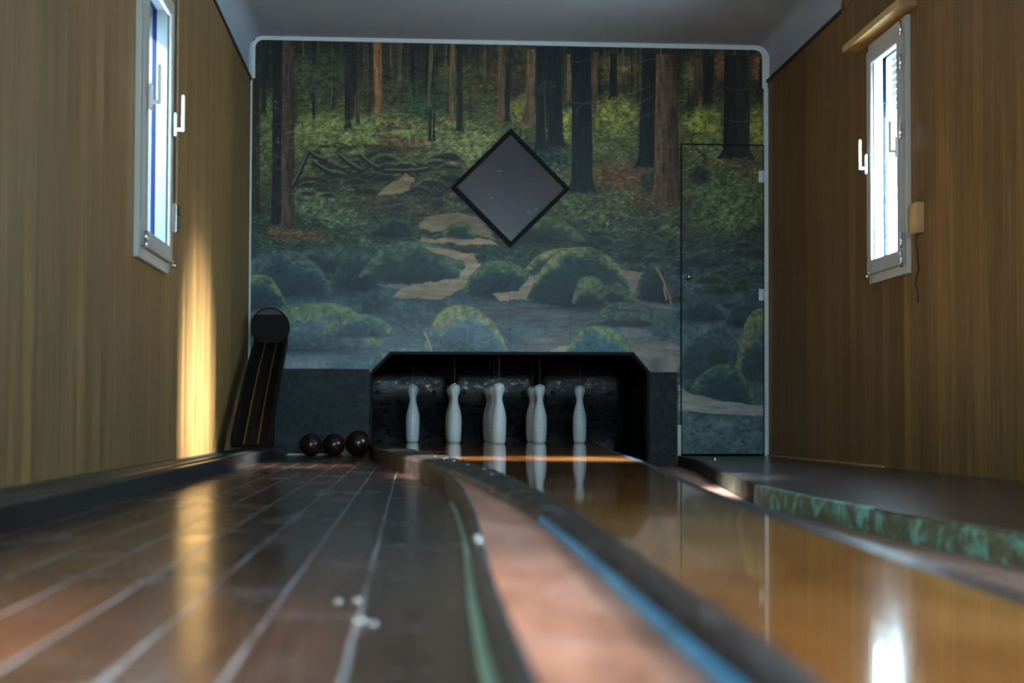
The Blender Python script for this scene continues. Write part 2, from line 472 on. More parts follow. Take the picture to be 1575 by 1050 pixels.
# ------------------------------------------------------------------ forest mural: painted with arrays, stored as point colours
U0, V0, UW, VH, SS = 380, 54, 806, 656, 1.25
def paint():
    rng = np.random.default_rng(3)
    H_, W_ = int(VH * SS), int(UW * SS)
    yy, xx = np.mgrid[0:H_, 0:W_]
    U = U0 + xx / SS; V = V0 + yy / SS
    def vn(cx, cy, seed):                                    # smooth value noise, cell size in px
        r = np.random.default_rng(seed); gw, gh = int(UW / cx) + 3, int(VH / cy) + 3
        g = r.random((gh, gw)); a = (U - U0) / cx; b = (V - V0) / cy
        i, j = a.astype(int), b.astype(int); fa, fb = a - i, b - j
        fa = fa * fa * (3 - 2 * fa); fb = fb * fb * (3 - 2 * fb)
        return (g[j, i] * (1 - fa) + g[j, i + 1] * fa) * (1 - fb) + (g[j + 1, i] * (1 - fa) + g[j + 1, i + 1] * fa) * fb
    def fb(cx, cy, seed, octv=4):
        t = 0; a = .5; s = 0
        for k in range(octv):
            t = t + a * vn(max(cx / 2 ** k, 1.3), max(cy / 2 ** k, 1.3), seed * 10 + k); s += a; a *= .62
        return t / s
    n_big = fb(90, 60, 1); n_mid = fb(26, 18, 2); n_fine = fb(6, 5, 3, 3); n_str = fb(3.5, 28, 4, 3); n_h = fb(30, 4, 5, 3)
    wx = (fb(22, 22, 6) - .5) * 16; wy = (fb(22, 22, 7) - .5) * 12
    img = np.zeros((H_, W_, 3))
    stops = [(54, (26, 30, 25)), (130, (34, 38, 27)), (175, (52, 60, 34)), (215, (66, 76, 42)), (260, (52, 58, 38)), (310, (44, 54, 38)),
             (370, (36, 50, 42)), (420, (36, 54, 58)), (480, (50, 68, 72)), (540, (66, 84, 90)), (600, (42, 62, 62)), (640, (62, 80, 80)), (712, (46, 66, 68))]
    vs = [s[0] for s in stops]
    for c in range(3): img[..., c] = np.interp(V + (n_big - .5) * 40, vs, [s[1][c] for s in stops])
    img *= (.45 + .65 * n_mid + .5 * n_fine)[..., None]
    def over(mask, c, a=1.0):
        m = np.clip(mask, 0, 1)[..., None] * a
        img[:] = img * (1 - m) + np.array(c, float) * m if not isinstance(c, np.ndarray) else img * (1 - m) + c * m
    def col_of(c, lo=.7, hi=1.3, n=n_fine):
        return np.array(c, float)[None, None, :] * (lo + (hi - lo) * n)[..., None]
    def blob(cx, cy, rx, ry, soft=.25, warp=1.0):
        d = np.hypot((U + wx * warp - cx) / rx, (V + wy * warp - cy) / ry); return np.clip((1 - d) / soft, 0, 1)
    def poly(pts, warp=.35):
        x = U + wx * warp; y = V + wy * warp; ins = np.zeros(U.shape, bool); n = len(pts)
        for i in range(n):
            x1, y1 = pts[i]; x2, y2 = pts[(i + 1) % n]
            if y1 == y2: continue
            ins ^= ((y1 > y) != (y2 > y)) & (x < (x2 - x1) * (y - y1) / (y2 - y1) + x1)
        f = ins.astype(float)
        return (f + np.roll(f, 1, 0) + np.roll(f, 1, 1) + np.roll(f, -1, 0) + np.roll(f, -1, 1)) / 5
    def line(x0, y0, x1, y1, wd, c, a=.8, bow=0):
        L = max(2, int(math.hypot(x1 - x0, y1 - y0) * 1.5))
        for t in np.linspace(0, 1, L):
            x = x0 + (x1 - x0) * t; y = y0 + (y1 - y0) * t + bow * 4 * t * (1 - t)
            i, j = int((y - V0) * SS), int((x - U0) * SS); k = max(0, int(wd / 2))
            if 1 <= i < H_ - 1 and 1 <= j < W_ - 1:
                sl = (slice(max(i - k, 0), i + k + 1), slice(max(j - k, 0), j + k + 1))
                img[sl] = img[sl] * (1 - a) + np.array(c) * a
    def trunk(a0, a1, b0, b1, v0, v1, c, lit=.0):
        t = np.clip((V - v0) / (v1 - v0), 0, 1); fl = np.clip((t - .88) / .12, 0, 1) ** 2 * (b1 - b0) * .22
        ex = (n_str - .5) * 2.2
        l = a0 + (b0 - a0) * t - fl + ex; r = a1 + (b1 - a1) * t + fl + ex
        m = np.clip(U - l, 0, 1) * np.clip(r - U, 0, 1) * ((V > v0) & (V < v1 + (n_fine - .5) * 14))
        s = (U - l) / np.maximum(r - l, 1)
        cc = col_of(c, .55, 1.45, n_str) * (1 + lit * (s - .5))[..., None] * (.8 + .4 * n_fine)[..., None]
        over(m, cc)
    # far forest of thin trunks
    for k in range(150):
        x = rng.uniform(386, 1180); wd = rng.uniform(1.2, 4.5); b = rng.uniform(120, 205) - (18 if x > 900 else 0)
        c = [(22, 24, 22), (52, 46, 32), (34, 34, 28), (66, 58, 40), (16, 20, 20)][rng.integers(5)]
        trunk(x, x + wd, x + rng.uniform(-2, 2), x + wd + rng.uniform(-2, 2), 54, b, c)
    # sun-touched green and brown gaps
    for (cx, cy, rx, ry, c) in [(470, 115, 60, 40, (50, 62, 46)), (690, 115, 30, 30, (72, 76, 36)), (600, 130, 60, 30, (44, 50, 32)), (740, 120, 50, 50, (58, 60, 34)),
                                (945, 95, 40, 30, (84, 82, 42)), (1060, 100, 22, 40, (78, 82, 42)), (1105, 90, 16, 30, (96, 66, 42)), (1165, 90, 18, 30, (104, 64, 38)),
                                (1090, 120, 14, 20, (74, 54, 38)), (800, 90, 22, 60, (50, 48, 30))]:
        over(blob(cx, cy, rx, ry, .6), col_of(c, .35, 1.5), .75)
    # fern banks
    for (cx, cy, rx, ry, c) in [(520, 205, 90, 40, (86, 100, 52)), (600, 190, 60, 26, (88, 100, 56)), (700, 210, 80, 48, (82, 96, 56)), (740, 240, 46, 44, (92, 104, 62)),
                                (410, 190, 22, 50, (66, 80, 50)), (402, 260, 16, 30, (62, 78, 52)), (480, 250, 30, 30, (60, 74, 40)), (800, 165, 30, 30, (86, 88, 40)), (945, 170, 50, 40, (98, 108, 44)),
                                (865, 185, 9, 34, (110, 116, 44)), (1080, 180, 36, 36, (100, 112, 44)), (1165, 180, 18, 40, (98, 112, 48)), (1090, 220, 40, 16, (58, 74, 50)),
                                (1110, 290, 70, 44, (54, 76, 52)), (1120, 320, 70, 40, (56, 78, 50)), (480, 310, 50, 30, (62, 84, 62)), (520, 335, 50, 18, (56, 76, 60)),
                                (900, 320, 70, 30, (52, 62, 46)), (950, 300, 50, 20, (60, 66, 44)), (650, 160, 44, 26, (38, 58, 44)), (840, 230, 46, 34, (24, 40, 40))]:
        over(blob(cx, cy, rx, ry, .55, 1.6), col_of(c, .30, 1.65), .85)
    # earth and shaded bank
    for (cx, cy, rx, ry, c) in [(955, 262, 60, 26, (78, 54, 40)), (1000, 300, 40, 20, (60, 52, 40)), (1150, 235, 30, 16, (56, 46, 42)), (455, 362, 60, 13, (76, 60, 40)), (595, 190, 20, 14, (60, 56, 42)),
                                (575, 225, 120, 8, (40, 36, 30)), (620, 215, 50, 12, (78, 62, 42)), (630, 312, 90, 26, (50, 46, 38)), (530, 262, 70, 24, (28, 30, 26)),
                                (660, 285, 50, 16, (22, 34, 34)), (1000, 270, 20, 22, (30, 34, 34)), (1070, 262, 22, 18, (24, 28, 32)), (790, 320, 40, 14, (58, 52, 44))]:
        over(blob(cx, cy, rx, ry, .5, 1.8), col_of(c, .45, 1.5), .85)
    # leaf and twig flecks
    for k in range(26000):
        x, y = rng.uniform(386, 1180), 60 + 380 * rng.random() ** .8
        i, j = int((y - V0) * SS), int((x - U0) * SS)
        if not (2 < i < H_ - 3 and 4 < j < W_ - 5): continue
        c = img[i, j].copy(); f = rng.choice([.4, .55, 1.4, 1.85]); g = rng.uniform(-.5, .5); L = rng.uniform(2, 7) * (1.0 if y > 150 else .8)
        a = .7
        for t in np.linspace(0, 1, int(L) + 1):
            ii, jj = int(i + g * L * t), int(j + L * t)
            if 0 <= ii < H_ and 0 <= jj < W_: img[ii, jj] = img[ii, jj] * (1 - a) + np.clip(c * f, 0, 130) * a
    # big trunks
    trunk(386, 400, 386, 402, 54, 330, (34, 31, 27)); trunk(402, 410, 402, 410, 54, 180, (26, 28, 24))
    trunk(419, 434, 419, 434, 54, 345, (17, 24, 28)); trunk(433, 452, 434, 454, 54, 352, (50, 44, 37), -.3)
    trunk(526, 537, 528, 538, 54, 198, (28, 27, 24)); trunk(545, 550, 545, 551, 60, 190, (46, 40, 30))
    trunk(569, 583, 574, 586, 54, 170, (96, 66, 40), -.4); trunk(600, 603, 599, 602, 60, 150, (54, 54, 44)); trunk(608, 615, 607, 613, 60, 150, (60, 56, 38))
    trunk(656, 663, 652, 658, 54, 160, (70, 62, 42)); trunk(655, 660, 654, 660, 165, 214, (18, 24, 24)); trunk(662, 666, 661, 666, 170, 212, (24, 26, 24))
    trunk(688, 695, 685, 694, 54, 182, (84, 68, 46)); trunk(697, 706, 697, 708, 54, 200, (26, 26, 24)); trunk(745, 756, 742, 752, 60, 120, (44, 38, 30))
    trunk(761, 771, 760, 772, 54, 178, (70, 56, 40)); trunk(772, 780, 772, 780, 90, 182, (20, 26, 28)); trunk(806, 818, 800, 818, 68, 182, (72, 60, 44))
    trunk(819, 828, 819, 836, 64, 225, (16, 23, 27)); trunk(829, 858, 838, 862, 64, 218, (18, 25, 29)); trunk(866, 873, 866, 874, 74, 150, (80, 70, 48))
    trunk(875, 904, 874, 908, 64, 290, (15, 23, 28)); trunk(906, 916, 906, 914, 70, 165, (66, 50, 36)); trunk(934, 945, 933, 945, 70, 142, (16, 22, 26)); trunk(966, 969, 966, 970, 72, 122, (26, 26, 24))
    trunk(985, 1006, 976, 1004, 70, 250, (17, 24, 28)); trunk(1005, 1037, 1001, 1044, 70, 300, (60, 50, 42), -.5)
    trunk(1064, 1076, 1064, 1078, 80, 145, (56, 46, 36)); trunk(1078, 1097, 1079, 1094, 72, 148, (20, 24, 26))
    trunk(1112, 1152, 1110, 1152, 70, 232, (25, 25, 27), .6); trunk(1168, 1176, 1166, 1174, 74, 125, (30, 24, 20))
    trunk(402, 403, 410, 411, 60, 300, (20, 20, 20))
    # hanging branches
    over(blob(680, 125, 60, 22, .8, 2.2) * (n_fine > .5), (34, 52, 40), .55); over(blob(640, 150, 40, 20, .8, 2.2) * (n_fine > .48), (36, 58, 46), .6)
    over(blob(500, 110, 40, 46, .8, 2.2) * (n_fine > .48), (52, 66, 48), .6); over(blob(838, 130, 26, 12, .8, 2) * (n_fine > .48), (40, 52, 42), .7)
    for b in [(1003, 118, 896, 150, 6), (1006, 78, 960, 96, -2), (1008, 160, 904, 188, 6), (1003, 135, 940, 165, 3), (876, 150, 905, 152, 0), (880, 165, 892, 152, 0), (870, 84, 905, 82, 3),
              (520, 80, 572, 96, -3), (450, 72, 560, 92, 4), (500, 112, 570, 98, 2), (690, 125, 780, 108, -8), (640, 150, 700, 118, -5), (1110, 120, 1155, 122, 4), (1112, 170, 1150, 174, 3), (780, 104, 830, 112, 2)]:
        line(b[0], b[1], b[2], b[3], 1, (96, 92, 84) if b[0] > 840 else (48, 48, 40), .55, b[4])
    # rocky bank with fallen logs and roots
    def rock(cx, cy, rx, ry, mo, sd, ms, pw=2.7, sk=None):
        j0, j1 = int(max(0, (cx - rx * 1.3 - 8 - U0) * SS)), int(min(W_, (cx + rx * 1.3 + 8 - U0) * SS))
        i0, i1 = int(max(0, (cy - ry * 1.4 - 8 - V0) * SS)), int(min(H_, (cy + ry * 1.4 + 8 - V0) * SS))
        if j1 - j0 < 3 or i1 - i0 < 3: return
        L = (slice(i0, i1), slice(j0, j1)); u_, v_, nf, nm = U[L], V[L], n_fine[L], n_mid[L]
        f_ = min(1, rx / 30); sk = rng.uniform(-.18, .18) if sk is None else sk
        a_ = (u_ + wx[L] * .5 * f_ - cx) / rx; au = np.abs(a_ + sk * (1 - np.abs(a_)))
        top = cy - ry * (1 - 1.75 * np.clip(au, 0, 1.2) ** pw) + (wy[L] * .25 + (nf - .5) * 3.0) * min(1, ry / 22)
        bot = cy + ry * (.75 - .15 * a_ * a_) + (nm - .5) * ry * .3
        h = (v_ - top) / (2 * ry)
        m = np.clip((v_ - top) * .7, 0, 1) * np.clip((bot - v_) * .35, 0, 1) * (np.abs(a_) < 1.08)
        sh = np.clip(1 - np.hypot((u_ - cx) / (rx * 1.05), (v_ - cy - ry * .7) / (ry * .3)), 0, 1)[..., None] * .7
        t = np.clip((ms - h) * 5 + (nm - .5) * 2.2, 0, 1)[..., None]
        body = np.array(sd, float) * (.6 + .8 * (nf * .5 + nm * .5))[..., None] * (1.12 - .5 * np.clip(h, 0, 1))[..., None]
        moss = np.array(mo, float) * (.62 + .76 * nf)[..., None]
        g = img[L]; g[:] = g * (1 - sh) + np.array((22, 32, 36.)) * sh
        mm = m[..., None] * .96; g[:] = g * (1 - mm) + (body * (1 - t) + moss * t) * mm
    for k in range(90):
        x = rng.uniform(455, 700); y = rng.uniform(234, 300); r = rng.uniform(3, 15)
        if abs((y - 236) - (x - 455) * .12) > 60: continue
        rock(x, y, r * 2.0, r * .6, (66 + rng.uniform(-20, 20), 70 + rng.uniform(-18, 18), 48), (28, 32, 30), rng.uniform(.1, .5))
    for k in range(70):
        x = rng.uniform(590, 770); y = rng.uniform(296, 400); r = rng.uniform(5, 15)
        rock(x, y, r * 1.7, r * .6, (54, 62, 46), (32, 44, 44), rng.uniform(.2, .5))
    for k in range(60):
        x = rng.uniform(800, 1175); y = rng.uniform(335, 470); r = rng.uniform(6, 18)
        rock(x, y, r * 1.7, r * .6, (50, 62, 48), (32, 46, 46), rng.uniform(.2, .5))
    for b in [(478, 236, 500, 246), (482, 250, 515, 268), (522, 240, 556, 262), (552, 238, 580, 258), (450, 288, 472, 238), (590, 262, 655, 258)]:
        line(*b, 6, (22, 25, 22), .75, 2); line(b[0], b[1] - 3, b[2], b[3] - 3, 2, (78, 80, 54), .5, 2)
    for k in range(120):
        x, y = rng.uniform(530, 705), rng.uniform(268, 335); a = rng.uniform(-.6, 3.6)
        line(x, y, x + rng.uniform(6, 24) * math.cos(a), y + rng.uniform(5, 16) * math.sin(a), 1, (104, 94, 72) if rng.random() > .5 else (26, 28, 26), .5, rng.uniform(-3, 3))
    for k in range(90):
        x, y = rng.uniform(1045, 1175), rng.uniform(300, 440); a = rng.uniform(-.7, .4)
        line(x, y, x + rng.uniform(10, 34) * math.cos(a), y + rng.uniform(10, 30) * math.sin(a), 1, (84, 84, 66) if rng.random() > .5 else (34, 42, 42), .4, rng.uniform(-4, 4))
    # fern fronds: a curved rib with short leaflets
    def frond(x, y, L, a, c):
        for t in np.linspace(.05, 1, int(L / 1.6)):
            px_ = x + L * t * math.cos(a); py_ = y - L * .45 * math.sin(a) + L * .25 * t * t
            w_ = (1 - t) * L * .22 + 1
            line(px_, py_, px_ + w_ * .7, py_ + w_ * .5, 1, c, .35); line(px_, py_, px_ + w_ * .7, py_ - w_ * .5, 1, c, .28)
    for k in range(260):
        zone = rng.integers(6)
        if zone == 0: x, y, c = rng.uniform(450, 560), rng.uniform(285, 385), (72, 98, 70)
        elif zone == 1: x, y, c = rng.uniform(900, 1040), rng.uniform(328, 362), (104, 118, 70)
        elif zone == 2: x, y, c = rng.uniform(1045, 1172), rng.uniform(235, 345), (70, 96, 64)
        elif zone == 3: x, y, c = rng.uniform(450, 560), rng.uniform(180, 240), (96, 112, 62)
        elif zone == 4: x, y, c = rng.uniform(640, 770), rng.uniform(200, 275), (98, 114, 68)
        else: x, y, c = rng.uniform(390, 430), rng.uniform(160, 300), (66, 84, 56)
        f = rng.uniform(.6, 1.15); frond(x, y, rng.uniform(10, 26), rng.uniform(-.3, math.pi + .3), tuple(v * f for v in c))
    # pools between the boulders
    over(blob(820, 482, 230, 34, .8), col_of((70, 74, 74), .65, 1.35, n_h), .8)
    over(blob(560, 540, 200, 46, .8), col_of((70, 88, 98), .7, 1.25, n_h), .8)
    over(blob(470, 560, 50, 16, .9), col_of((116, 112, 118), .7, 1.3, n_str), .6)
    over(blob(870, 525, 100, 30, .8), col_of((92, 90, 88), .65, 1.35, n_h), .75)
    tan = (128, 110, 88)
    def water(pts, c=tan, a=.85): over(poly(pts, .8), col_of(c, .65, 1.25, n_h * .6 + n_mid * .4), a)
    # boulders from back to front: centre, half sizes, moss colour, side colour, moss share
    for q in [(600, 350, 40, 18, (40, 58, 50), (26, 42, 46), .3), (500, 400, 60, 22, (48, 64, 60), (34, 52, 60), .4), (830, 352, 70, 26, (58, 72, 48), (32, 48, 44), .4), (870, 398, 70, 22, (90, 94, 60), (38, 54, 48), .35),
              (440, 424, 78, 40, (58, 72, 70), (36, 56, 68), .3), (550, 414, 42, 42, (44, 64, 58), (32, 50, 60), .35), (640, 404, 92, 36, (54, 74, 64), (34, 56, 58), .4)]: rock(*q)
    water([(640, 345), (652, 330), (700, 322), (730, 330), (752, 355), (764, 368), (735, 360), (700, 350), (660, 354)], (112, 98, 80), .7)
    water([(645, 364), (700, 362), (752, 366), (764, 374), (700, 372), (642, 370)]); rock(702, 352, 28, 15, (56, 74, 50), (32, 50, 46), .5)
    water([(646, 378), (700, 382), (722, 388), (734, 402), (726, 424), (706, 442), (668, 458), (604, 456), (618, 440), (660, 430), (700, 424), (712, 408), (702, 396), (660, 386)])
    water([(575, 436), (620, 434), (640, 446), (600, 442)], (110, 104, 96), .6)
    water([(575, 300), (600, 278), (622, 264), (634, 270), (628, 290), (600, 298)], tan, .6)
    rock(765, 430, 62, 34, (60, 78, 54), (28, 48, 52), .3)
    water([(812, 420), (834, 416), (824, 434), (806, 458), (764, 460), (750, 448), (790, 446)])
    water([(944, 408), (986, 412), (984, 440), (978, 450), (1000, 456), (1034, 468), (1000, 468), (960, 454), (952, 430)], (118, 100, 86), .8)
    for q in [(890, 428, 90, 54, (92, 96, 62), (28, 48, 50), .2), (1000, 432, 32, 34, (50, 66, 54), (28, 46, 52), .3), (905, 446, 32, 28, (70, 86, 56), (36, 56, 54), .6), (940, 446, 30, 18, (52, 70, 56), (30, 48, 50), .5),
              (965, 474, 56, 16, (58, 72, 64), (34, 50, 54), .5), (395, 452, 50, 30, (80, 94, 64), (36, 58, 66), .3)]: rock(*q)
    water([(946, 494), (985, 502), (1004, 516), (960, 512)], (110, 104, 96), .7)
    water([(964, 516), (1000, 520), (1042, 524), (1042, 584), (985, 574), (972, 545)], (112, 104, 94), .85)
    rock(960, 487, 60, 14, (62, 76, 62), (40, 54, 58), .5)
    water([(800, 520), (850, 512), (884, 530), (850, 548), (800, 548)], (90, 86, 82), .6)
    water([(842, 534), (870, 528), (894, 530), (902, 550), (842, 550)], (136, 122, 100), .8)
    over(blob(1005, 560, 14, 16, .6, .6), (60, 66, 70), .6); over(blob(1030, 556, 10, 22, .6, .6), (126, 112, 106), .6)
    for q in [(480, 506, 116, 42, (78, 98, 72), (70, 90, 98), .42), (550, 500, 60, 20, (76, 96, 76), (66, 86, 94), .45), (715, 526, 76, 60, (108, 112, 70), (66, 90, 98), .2), (620, 548, 60, 16, (80, 98, 100), (70, 88, 96), .5),
              (918, 532, 60, 36, (92, 106, 66), (50, 88, 98), .3), (1150, 480, 44, 24, (44, 62, 62), (32, 50, 56), .3), (1075, 474, 44, 20, (44, 64, 66), (30, 50, 58), .3), (1095, 548, 62, 46, (50, 68, 64), (36, 56, 60), .2),
              (1165, 530, 38, 64, (84, 88, 62), (44, 62, 62), .4), (1105, 596, 60, 42, (56, 78, 60), (34, 56, 58), .3)]: rock(*q)
    line(651, 510, 662, 538, 2, (132, 126, 96), .8, -2); line(1006, 406, 1030, 462, 3, (126, 92, 62), .8, -6); line(1018, 436, 1022, 456, 2, (120, 112, 100), .6)
    for k in range(18): line(rng.uniform(678, 705), 478 + rng.uniform(0, 14), rng.uniform(668, 680), rng.uniform(500, 530), 1, (118, 118, 74), .35, 3)
    # lower door strip of pale water
    over(poly([(1040, 588), (1056, 600), (1110, 612), (1180, 620), (1180, 634), (1130, 634), (1060, 628), (1040, 628)], .3), col_of((120, 118, 112), .75, 1.2, n_h), .9)
    over(poly([(1100, 618), (1180, 628), (1180, 634), (1120, 630)], .3), col_of((118, 104, 104)), .5)
    for k in range(26):
        over(blob(rng.uniform(1050, 1175), rng.uniform(640, 692), rng.uniform(1, 5), rng.uniform(1, 4), .5, .3), (34, 50, 54), .7)
    # paper seams and dents
    for x, a, b in [(522, 390, 570), (873, 300, 545), (700, 60, 200), (780, 400, 545)]: line(x, a, x + 1, b, 1, (24, 34, 38), .35)
    line(384, 376, 690, 382, 1, (24, 34, 36), .3); line(860, 380, 1040, 378, 1, (20, 30, 34), .5); line(980, 221, 1180, 221, 1, (18, 24, 24), .7)
    for k in range(60): over(blob(rng.uniform(390, 1035), rng.uniform(380, 560), rng.uniform(.8, 2.4), rng.uniform(.8, 2), .6, .1), (26, 36, 42), .6)
    img[:] = (img[:] * .8 + .2 * (img + np.roll(img, 1, 0) + np.roll(img, 1, 1) + np.roll(img, -1, 0) + np.roll(img, -1, 1)) / 5)
    g_ = img.mean(-1, keepdims=True); img[:] = g_ + (img - g_) * .80; f_ = np.clip((470 - V) / 160, 0, 1)[..., None]; img *= 1 + f_ * np.array((.10, .02, -.08)); img[:] = 46 + (img - 46) * 1.12; return np.clip(img, 6, 255)
IMG = paint()
GAIN = 1.95
def px_of(x, z): return 390 + (x + 1.02) * 790 / 3.363, 57 + (2.695 - z) / .00421
def mural_mesh(name, x0, x1, z0, z1, y, keep=None, step=.0042, parent=None):
    nx, nz = int((x1 - x0) / step) + 1, int((z1 - z0) / step) + 1
    X, Z = np.meshgrid(np.linspace(x0, x1, nx), np.linspace(z0, z1, nz))
    co = np.stack([X, np.full_like(X, y), Z], -1).reshape(-1, 3)
    i = np.arange(nz - 1)[:, None] * nx + np.arange(nx - 1)[None, :]
    q = np.stack([i, i + 1, i + nx + 1, i + nx], -1).reshape(-1, 4)
    if keep is not None:
        cx = co[q, 0].mean(1); cz = co[q, 2].mean(1); q = q[keep(cx, cz)]
    me = bpy.data.meshes.new(name)
    me.vertices.add(len(co)); me.vertices.foreach_set('co', co.ravel())
    me.loops.add(q.size); me.loops.foreach_set('vertex_index', q.ravel())
    me.polygons.add(len(q)); me.polygons.foreach_set('loop_start', np.arange(0, q.size, 4)); me.polygons.foreach_set('loop_total', np.full(len(q), 4))
    me.update(calc_edges=True); me.validate()
    u, v = px_of(co[:, 0], co[:, 2])
    a = np.clip((u - U0) * SS, 0, IMG.shape[1] - 1.01); b = np.clip((v - V0) * SS, 0, IMG.shape[0] - 1.01)
    j, k = a.astype(int), b.astype(int); fa, fb_ = (a - j)[:, None], (b - k)[:, None]
    k1 = np.minimum(k + 1, IMG.shape[0] - 1); j1 = np.minimum(j + 1, IMG.shape[1] - 1)
    c = (IMG[k, j] * (1 - fa) + IMG[k, j1] * fa) * (1 - fb_) + (IMG[k1, j] * (1 - fa) + IMG[k1, j1] * fa) * fb_
    c = c / 255; lin = np.where(c <= .04045, c / 12.92, ((c + .055) / 1.055) ** 2.4) * GAIN
    at = me.color_attributes.new('print', 'FLOAT_COLOR', 'POINT')
    at.data.foreach_set('color', np.concatenate([np.clip(lin, 0, .9), np.ones((len(lin), 1))], 1).ravel().astype(np.float32))
    me.materials.append(M['mural_print'])
    o = bpy.data.objects.new(name, me); col.objects.link(o)
    if parent: o.parent = parent
    return o
def keep_wall(cx, cz):
    hole = (cz < .547) & (cx < 1.74)
    ins = (cx > -.252) & (cx < 1.546) & (cz < .657)
    ch1 = (cz - .525) - (cx + .252) * 1.02 < 0; ch2 = (cz - .545) + (cx - 1.546) * 1.18 < 0
    hole |= ins & ch1 & ch2 | (ins & (cx > -.12) & (cx < 1.44) & (cz < .66))
    hole |= (cx > DX0 - .004) & (cz < DZ + .004)
    hole |= (cz < .54)
    return ~hole
mu = mural_mesh('forest_mural', XL + .012, XR - .030, .0, 2.678, YB - .006, lambda a, b: keep_wall(a, b) | ((a > 1.74) & (a < DX0 - .004)))
tag(mu, 'forest photo wall mural with stream, mossy boulders and dark tree trunks on the back wall', 'mural')

# door covered with the same print
dr = empty('door_1', (DX0, YB, 0)); tag(dr, kind='structure')
leaf = mural_mesh('door_print', DX0 + .004, DX1 - .006, .012, DZ - .006, YB - .004); leaf.parent = dr; leaf.matrix_parent_inverse = dr.matrix_world.inverted()
obj('door_light_block', boxes(((DX0 - .03, YB + .121, -.1), (DX1 + .03, YB + .15, DZ + .05))), 'black_board', dr)  # unseen black sheet added behind the door to stop daylight leaking in
obj('door_gap', boxes(((DX0 - .007, YB - .0062, .0), (DX0 + .004, YB + .06, DZ + .003)), ((DX1 - .006, YB - .0062, .0), (DX1 + .002, YB + .06, DZ + .003)), ((DX0 - .007, YB - .0062, DZ - .006), (DX1, YB + .06, DZ + .004))), 'black_board', dr)
lf = obj('door_leaf', boxes(((DX0 + .004, YB - .003, .012), (DX1 - .006, YB + .04, DZ - .006))), 'grey_board', dr)
kb = bmesh.new(); cyl(kb, (1.812, YB - .005, 1.165), (1.812, YB - .018, 1.165), .020); cyl(kb, (1.812, YB - .018, 1.165), (1.812, YB - .05, 1.165), .011)
bmesh.ops.create_uvsphere(kb, u_segments=16, v_segments=10, radius=.019, matrix=Matrix.Translation((1.812, YB - .055, 1.165)))
obj('door_knob', kb, 'knob_metal', dr, True)
for z in (1.80, 1.02):
    hb = bmesh.new(); cyl(hb, (DX1 - .012, YB - .016, z), (DX1 - .012, YB - .016, z + .075), .008); box(hb, (DX1 - .035, YB - .009, z), (DX1 + .004, YB - .005, z + .075))
    obj('door_hinge', hb, 'white_trim', dr)

# ------------------------------------------------------------------ pin pit behind the opening
def recess():
    root = empty('pin_pit', (.65, YB, -.1))
    tag(root, 'black chamfered pin pit recess in the back wall behind the white pins', 'pin pit')
    bm = bmesh.new()
    outer = [(-.262, -.06), (-.262, .529), (-.129, .667), (1.451, .674), (1.556, .549), (1.556, -.06)]
    inner = [(-.246, -.06), (-.246, .522), (-.122, .650), (1.444, .657), (1.540, .541), (1.540, -.06)]
    for (A, B) in zip(zip(outer, inner), list(zip(outer, inner))[1:]):
        a0, a1 = A; b0, b1 = B
        pts = [a0, b0, b1, a1]
        f = [bm.verts.new((x, YB - .022, z)) for x, z in pts]; g = [bm.verts.new((x, YB + .10, z)) for x, z in pts]
        bm.faces.new(f); bm.faces.new(g)
        for i in range(4): bm.faces.new((f[i], f[(i + 1) % 4], g[(i + 1) % 4], g[i]))
    obj('pit_frame', bm, 'black_board', root)
    bm = boxes(((-.40, YB + .121, -.1), (-.36, 11.2, .98)), ((1.66, YB + .121, -.1), (1.70, 11.2, .98)), ((-.40, YB + .121, .98), (1.70, 11.2, 1.02)), ((-.40, 11.2, -.1), (1.70, 11.24, 1.02)))
    obj('pit_lining', bm, 'black_board', root)
    # hanging rubber back cushion, hollowed a little, in three hung strips
    for k, (xa, xb) in enumerate([(-.35, .30), (.305, .98), (.985, 1.65)]):
        bm = bmesh.new(); pr = []
        n = 16
        for i in range(n + 1):
            t = i / n; z = .0 + .95 * t
            y = 10.98 - .16 * math.sin(math.pi * min(1, t * .93)) ** 2 * (1 if t < .8 else 1)
            pr.append((y, z))
        va = [[bm.verts.new((x, y + .004 * math.sin(9 * x + 5 * z), z)) for y, z in pr] for x in np.linspace(xa, xb, 9)]
        vb = [[bm.verts.new((x, y + .03, z)) for y, z in pr] for x in (xa, xb)]
        for a, b in zip(va, va[1:]):
            for i in range(n): bm.faces.new((a[i], a[i + 1], b[i + 1], b[i]))
        for a, b in ((va[0], vb[0]), (va[-1], vb[1]), (vb[0], vb[1])):
            for i in range(n): bm.faces.new((a[i], a[i + 1], b[i + 1], b[i]))
        c = obj('back_cushion', bm, 'pit_rubber', root, True)
        for x in (xa + .10, xb - .12):
            b2 = bmesh.new(); cyl(b2, (x, 10.79, .435), (x, 10.86, .435), .017); obj('bolt', b2, 'black_board', c)
recess()

# grey boards beside the pit
t = obj('grey_wall_board', boxes(((XL + .002, YB - .018, .004), (-.264, YB - .0005, .553)), bev=.002), 'grey_board')
tag(t, 'wide grey-green board on the back wall behind the dark balls', 'board', 'grey boards either side of the pit')
t = obj('grey_wall_board', boxes(((1.558, YB - .018, -.098), (1.738, YB - .0005, .545)), bev=.002), 'grey_board')
tag(t, 'narrow grey-green board between the pin pit and the door', 'board', 'grey boards either side of the pit')
o = obj('trim_5', boxes(((-.78, YB - .026, .001), (-.264, YB - .0185, .010))), 'white_trim'); tag(o, kind='structure')
o = obj('trim_6', boxes(((1.742, YB - .016, .001), (1.764, YB - .0065, .20))), 'white_trim'); tag(o, kind='structure')

